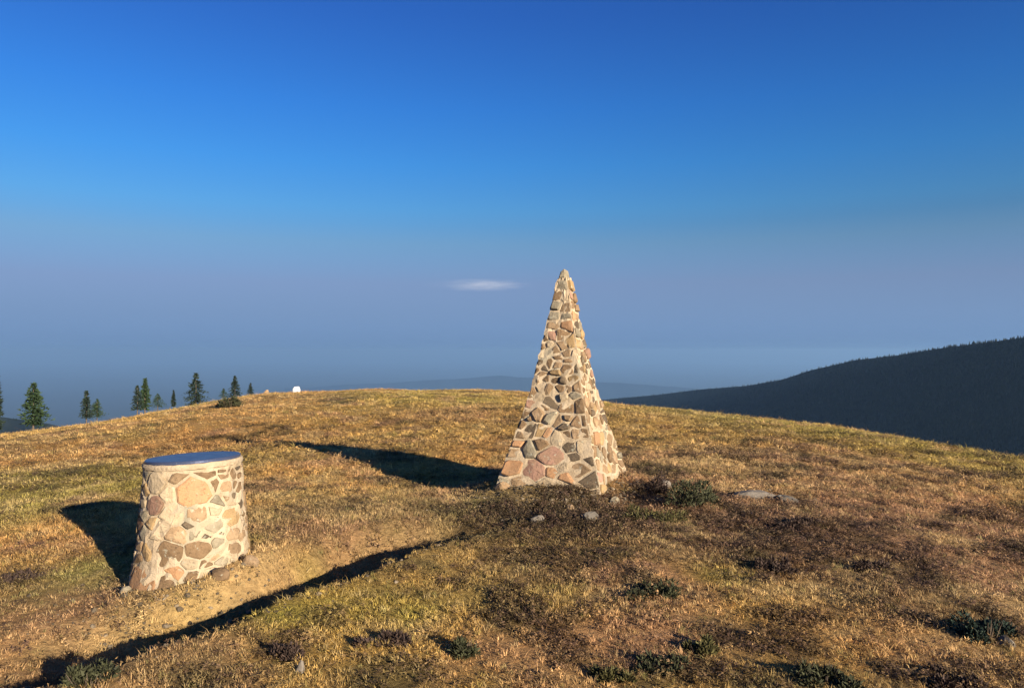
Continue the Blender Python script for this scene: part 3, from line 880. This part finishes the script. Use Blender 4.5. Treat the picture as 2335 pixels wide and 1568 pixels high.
# ------------------------------------------------------------------ instanced ground cover (nobody could count it)
def src_collection(name, protos):
    c = bpy.data.collections.new(name)
    for i, (V, Fc, m_) in enumerate(protos):
        me = bpy.data.meshes.new('%s_source' % name)
        me.from_pydata([tuple(v) for v in V], [], Fc); me.update(); me.materials.append(m_)
        o = bpy.data.objects.new('%s_%02d' % (name, i), me); c.objects.link(o)
    return c
def scatter(name, pts, rot, scl, idx, tint, coll):
    me = bpy.data.meshes.new(name)
    n_ = len(pts)
    me.vertices.add(n_); me.vertices.foreach_set('co', pts.astype(np.float32).ravel())
    for nm, ty, key, arr in (('rot', 'FLOAT_VECTOR', 'vector', rot), ('scl', 'FLOAT_VECTOR', 'vector', scl), ('pick', 'INT', 'value', idx), ('tint', 'FLOAT_COLOR', 'color', np.hstack([tint, np.ones((n_, 1))]))):
        at_ = me.attributes.new(nm, ty, 'POINT')
        at_.data.foreach_set(key, np.ascontiguousarray(arr, np.int32 if ty == 'INT' else np.float32).ravel())
    o = bpy.data.objects.new(name, me); COL.objects.link(o); o['kind'] = 'stuff'
    ng = bpy.data.node_groups.new(name, 'GeometryNodeTree')
    ng.interface.new_socket('Geometry', in_out='INPUT', socket_type='NodeSocketGeometry')
    ng.interface.new_socket('Geometry', in_out='OUTPUT', socket_type='NodeSocketGeometry')
    gi = ng.nodes.new('NodeGroupInput'); go = ng.nodes.new('NodeGroupOutput')
    ip = ng.nodes.new('GeometryNodeInstanceOnPoints'); ci = ng.nodes.new('GeometryNodeCollectionInfo')
    ci.inputs['Collection'].default_value = coll; ci.inputs['Separate Children'].default_value = True; ci.inputs['Reset Children'].default_value = True
    def na(nm, ty):
        a_ = ng.nodes.new('GeometryNodeInputNamedAttribute'); a_.data_type = ty; a_.inputs['Name'].default_value = nm
        return a_.outputs['Attribute']
    ng.links.new(gi.outputs[0], ip.inputs['Points']); ng.links.new(ci.outputs[0], ip.inputs['Instance'])
    ip.inputs['Pick Instance'].default_value = True
    ng.links.new(na('pick', 'INT'), ip.inputs['Instance Index'])
    e2r = ng.nodes.new('FunctionNodeEulerToRotation'); ng.links.new(na('rot', 'FLOAT_VECTOR'), e2r.inputs[0])
    ng.links.new(e2r.outputs[0], ip.inputs['Rotation']); ng.links.new(na('scl', 'FLOAT_VECTOR'), ip.inputs['Scale'])
    ng.links.new(ip.outputs[0], go.inputs[0])
    md = o.modifiers.new('scatter', 'NODES'); md.node_group = ng
    return o
def tuft(nb, hl, spread, lean, wd):
    V, Fc = [], []
    for _ in range(nb):
        a = rnd.uniform(0, 6.283); q = spread * math.sqrt(rnd.random())
        p = Vector((q * math.cos(a), q * math.sin(a), -.004))
        a2 = a + rnd.gauss(0, .9); out = Vector((math.cos(a2), math.sin(a2), 0)); L = hl * rnd.uniform(.55, 1.15); k = lean * rnd.uniform(.4, 1.5)
        s = Vector((-out.y, out.x, 0)) * wd * rnd.uniform(.7, 1.3)
        p1 = p + Vector((0, 0, L * .5)) + out * L * .22 * k; p2 = p1 + Vector((0, 0, L * .5 * max(-.15, 1 - .75 * k))) + out * L * .45 * k
        i = len(V); V += [p - s, p + s, p1 - s * .8, p1 + s * .8, p2]; Fc += [(i, i + 1, i + 3, i + 2), (i + 2, i + 3, i + 4)]
    return V, Fc, M['blade']
def sprig(nb, hl, spread):
    V, Fc = [], []
    for _ in range(nb):
        a = rnd.uniform(0, 6.283); q = spread * math.sqrt(rnd.random())
        p = Vector((q * math.cos(a), q * math.sin(a), 0)); d = Vector((rnd.gauss(0, .45), rnd.gauss(0, .45), 1)).normalized(); L = hl * rnd.uniform(.4, 1.1)
        for j in range(4):
            c = p + d * L * (j + .6) / 4; e = Vector((rnd.gauss(0, 1), rnd.gauss(0, 1), rnd.gauss(.4, .6))).normalized(); s = e.cross(d).normalized() * .0035
            i = len(V); V += [c - s, c + s, c + e * .016]; Fc.append((i, i + 1, i + 2))
    return V, Fc, M['sprig']
gcol = src_collection('grass_tuft', [tuft(15, .048, .035, 1.0, .0017), tuft(13, .060, .03, .8, .0017), tuft(16, .038, .04, 1.5, .0019), tuft(12, .06, .045, 1.7, .0016), tuft(9, .085, .02, .7, .0014)])
hcol = src_collection('heath_sprig', [sprig(12, .05, .045), sprig(14, .065, .04), sprig(10, .04, .05)])

def wedge(n_, r0, r1, power):
    t = nrg.random(n_); r = (r0 ** power + (r1 ** power - r0 ** power) * t) ** (1 / power)
    th = nrg.uniform(-R(43), R(43), n_)
    return r * np.sin(th), r * np.cos(th)
def cover(name, n_, r0, r1, power, coll, ncol, keep_fn, size0, tint_fn):
    x, y = wedge(n_, r0, r1, power)
    r = np.hypot(x, y)
    cut, s = rut_bare(x, y)
    k = (np.hypot(x - TB[0], y - TB[1]) > .5) & (np.maximum(abs((x - OB[0]) * math.cos(.384) - (y - OB[1]) * math.sin(.384)), abs((x - OB[0]) * math.sin(.384) + (y - OB[1]) * math.cos(.384))) > .64)
    k &= (cut < .4) | (nrg.random(len(x)) < .12)
    k &= keep_fn(x, y, r) > nrg.random(len(x))
    x, y, r = x[k], y[k], r[k]
    z = ground_z(x, y)
    n_ = len(x)
    sc = size0 * np.clip(r / 7.0, .9, 3.4) ** .62 * nrg.uniform(.6, 1.35, n_)
    hgt = sc * (.8 + .5 * fbm(x / .9, y / .9, 301, 3)) * np.interp(r, [5, 14, 40], [.85, .62, .45])
    rot = np.stack([nrg.normal(0, .22, n_), nrg.normal(0, .22, n_), nrg.uniform(0, 6.283, n_)], 1)
    return scatter(name, np.stack([x, y, z], 1), rot, np.stack([sc, sc, hgt], 1), nrg.integers(0, ncol, n_), tint_fn(x, y, n_), coll)
def heathness(x, y):
    c = turf(x, y); lum = c @ np.array([.3, .6, .1])
    return np.clip((.172 - lum) / .063, 0, 1)
def gkeep(x, y, r):
    mo_ = mottle(x, y)
    soil = 1 - sstep(.9, 1.5, np.hypot((x - OB[0] - .05) / 1.0, (y - OB[1] + .75) / .75))
    return (1 - .7 * mo_) * (1 - .75 * heathness(x, y)) * (1 - .8 * soil) * (.45 + .75 * sstep(-.4, .2, fbm(x / .45, y / .45, 311, 2)))
def gtint(x, y, n_):
    c = turf(x, y); v = nrg.normal(1.08, .26, (n_, 1)).clip(.5, 1.8)
    c = c * v
    st_ = (nrg.random((n_, 1)) < .22); c = np.where(st_, c * .4 + np.array((.36, .27, .13)) * .6, c)
    gr = (nrg.random((n_, 1)) < .10); c = np.where(gr, c * .5 + np.array((.12, .135, .035)) * .5, c)
    return c.clip(.01, .8)
def htint(x, y, n_):
    c = turf(x, y) * nrg.normal(.85, .3, (n_, 1)).clip(.3, 1.6)
    p = (nrg.random((n_, 1)) < .35); return np.where(p, c * .5 + np.array((.10, .055, .045)) * .5, c).clip(.01, .8)
cover('dry_grass', 62000, 2.6, 13., 1.35, gcol, 5, gkeep, 1.0, gtint)
cover('dry_grass', 75000, 13., 62., 1.15, gcol, 5, gkeep, 1.25, gtint)
cover('heath_cover', 80000, 2.6, 22., 1.25, hcol, 3, lambda x, y, r: np.clip(.10 + .6 * heathness(x, y) + .9 * mottle(x, y), 0, 1), 1.35, htint)

# grit and small stones of the bare earth round the monument and in the rut
V, Fc, m_ = [], [], M['rock']
def pebble():
    bm = bmesh.new(); bmesh.ops.create_icosphere(bm, subdivisions=1, radius=.5)
    for v in bm.verts: v.co = Vector((v.co.x * rnd.uniform(.8, 1.2), v.co.y * rnd.uniform(.7, 1.1), v.co.z * rnd.uniform(.4, .8)))
    V = [v.co.copy() for v in bm.verts]; Fc = [tuple(v.index for v in f.verts) for f in bm.faces]; bm.free()
    return V, Fc, M['sprig']
pcol = src_collection('pebble', [pebble() for _ in range(5)])
n_ = 1500
px_ = np.concatenate([nrg.normal(OB[0] + .05, .75, n_), nrg.normal(OB[0] + 1.6, .9, 500), nrg.normal(TB[0] + .25, .5, 350)])
py_ = np.concatenate([nrg.normal(OB[1] - .95, .38, n_), nrg.normal(OB[1] - .6, .6, 500), nrg.normal(TB[1] - .62, .25, 350)])
for i in range(len(RUT) - 2):
    t = nrg.random(110); o_ = nrg.normal(.2, .16, 110)
    px_ = np.concatenate([px_, RUT[i][0] + (RUT[i + 1][0] - RUT[i][0]) * t - .8 * o_]); py_ = np.concatenate([py_, RUT[i][1] + (RUT[i + 1][1] - RUT[i][1]) * t + .5 * o_])
n_ = len(px_)
sz = np.exp(nrg.normal(-3.75, .5, n_)).clip(.01, .075)
tn = np.where(nrg.random((n_, 1)) < .4, np.array((0.163, 0.129, 0.088)), np.array((0.082, 0.065, 0.044))) * nrg.normal(1, .25, (n_, 1)).clip(.5, 1.6)
scatter('gravel', np.stack([px_, py_, ground_z(px_, py_)], 1), np.stack([nrg.normal(0, .3, n_), nrg.normal(0, .3, n_), nrg.uniform(0, 6.28, n_)], 1), np.stack([sz] * 3, 1), nrg.integers(0, 5, n_), tn, pcol)

# spruce forest on the mountain, one mass of far crowns
def cone():
    V, Fc = [], []
    for z0, z1, r_ in ((.05, .55, .20), (.3, .8, .15), (.55, 1.0, .10)):
        i = len(V)
        for k in range(6):
            a = k * math.pi / 3 + z0 * 4; q = r_ * rnd.uniform(.75, 1.2); V.append((q * math.cos(a), q * math.sin(a), z0 + rnd.uniform(-.03, .03)))
        V.append((rnd.uniform(-.02, .02), 0, z1)); Fc += [(i + k, i + (k + 1) % 6, i + 6) for k in range(6)]
    return V, Fc, M['farleaf']
fcol = src_collection('far_spruce', [cone() for _ in range(4)])
n_ = 45000
ks = nrg.integers(0, 239, n_); fr = nrg.random(n_); ts = -nrg.random(n_) ** 1.4 * .75 + .03
a0 = mountain_pt(ks, ts); a1 = mountain_pt(ks + 1, ts)
P = [a0[i] * (1 - fr) + a1[i] * fr for i in range(3)]
hh = nrg.uniform(4, 7.5, n_)
tn = np.where(nrg.random((n_, 1)) < .3, np.array((.016, .021, .013)), np.array((.009, .014, .010))) * nrg.normal(1, .2, (n_, 1)).clip(.5, 1.5)
scatter('far_forest', np.stack([P[0], P[1], P[2] - .5], 1), np.stack([np.zeros(n_), np.zeros(n_), nrg.uniform(0, 6.28, n_)], 1), np.stack([hh * 1.15, hh * 1.15, hh], 1), nrg.integers(0, 4, n_), tn, fcol)

# ------------------------------------------------------------------ one small lens cloud, far off, above the haze
cy_ = 13000.; cxw = (1082 - CX) / F * cy_; cz = (HY - 650) / F * cy_
bm = bmesh.new(); bmesh.ops.create_icosphere(bm, subdivisions=4, radius=1)
me = bpy.data.meshes.new('cloud'); bm.to_mesh(me); bm.free()
cl = bpy.data.objects.new('cloud', me); COL.objects.link(cl); cl.location = (cxw, cy_, cz); cl.scale = (1150, 600, 135)
tag(cl, 'small white lens shaped cloud low in the sky left of the obelisk tip', 'cloud')
m = bpy.data.materials.new('cloud_vapour'); m.use_nodes = True; n = m.node_tree; n.nodes.clear()
out = nd(n, 'ShaderNodeOutputMaterial'); vs = nd(n, 'ShaderNodeVolumePrincipled')
vs.inputs['Color'].default_value = (.97, .98, 1., 1); vs.inputs['Anisotropy'].default_value = .0
tc = nd(n, 'ShaderNodeTexCoord')
ln = nd(n, 'ShaderNodeVectorMath', operation='LENGTH'); n.links.new(tc.outputs['Object'], ln.inputs[0])
fall = nd(n, 'ShaderNodeMapRange', interpolation_type='SMOOTHERSTEP'); fall.inputs['From Min'].default_value = 1.; fall.inputs['From Max'].default_value = 0.1
n.links.new(ln.outputs['Value'], fall.inputs['Value'])
ns = noise(n, tc.outputs['Object'], 3.2, 6, .7)
nr_ = nd(n, 'ShaderNodeMapRange'); nr_.inputs['From Min'].default_value = .38; nr_.inputs['From Max'].default_value = .75
n.links.new(ns, nr_.inputs['Value'])
mu = nd(n, 'ShaderNodeMath', operation='MULTIPLY'); n.links.new(fall.outputs[0], mu.inputs[0]); n.links.new(nr_.outputs[0], mu.inputs[1])
sx_ = nd(n, 'ShaderNodeSeparateXYZ'); n.links.new(tc.outputs['Object'], sx_.inputs[0])
wx_ = nd(n, 'ShaderNodeMapRange', interpolation_type='SMOOTHSTEP')
for k_, v_ in (('From Min', -.55), ('From Max', .3), ('To Min', .14), ('To Max', 1.)): wx_.inputs[k_].default_value = v_
n.links.new(sx_.outputs['X'], wx_.inputs['Value'])
mw = nd(n, 'ShaderNodeMath', operation='MULTIPLY'); n.links.new(mu.outputs[0], mw.inputs[0]); n.links.new(wx_.outputs[0], mw.inputs[1])
mu2 = nd(n, 'ShaderNodeMath', operation='MULTIPLY'); n.links.new(mw.outputs[0], mu2.inputs[0]); mu2.inputs[1].default_value = .0014
n.links.new(mu2.outputs[0], vs.inputs['Density']); n.links.new(vs.outputs[0], out.inputs['Volume'])
me.materials.append(m)

# ------------------------------------------------------------------ haze
top = max(float(np.max(MZ)) + 30, 60.); bot = min(float(GZ.min()), float(np.min(MZ))) - 300.
e = 64000.
V = [(sx * e, sy * e, z) for z in (bot, top) for sx, sy in ((-1, -1), (1, -1), (1, 1), (-1, 1))]
hz = mesh_obj('haze', V, [(3, 2, 1, 0), (4, 5, 6, 7), (0, 1, 5, 4), (1, 2, 6, 5), (2, 3, 7, 6), (3, 0, 4, 7)], None)
hz['kind'] = 'stuff'
m = bpy.data.materials.new('haze_air'); m.use_nodes = True; n = m.node_tree; n.nodes.clear()
out = nd(n, 'ShaderNodeOutputMaterial'); vp = nd(n, 'ShaderNodeVolumePrincipled')
vp.inputs['Color'].default_value = (*HAZE_COLOR, 1); vp.inputs['Density'].default_value = HAZE_DENSITY; vp.inputs['Anisotropy'].default_value = .15
n.links.new(vp.outputs[0], out.inputs['Volume'])
hz.data.materials.append(m)
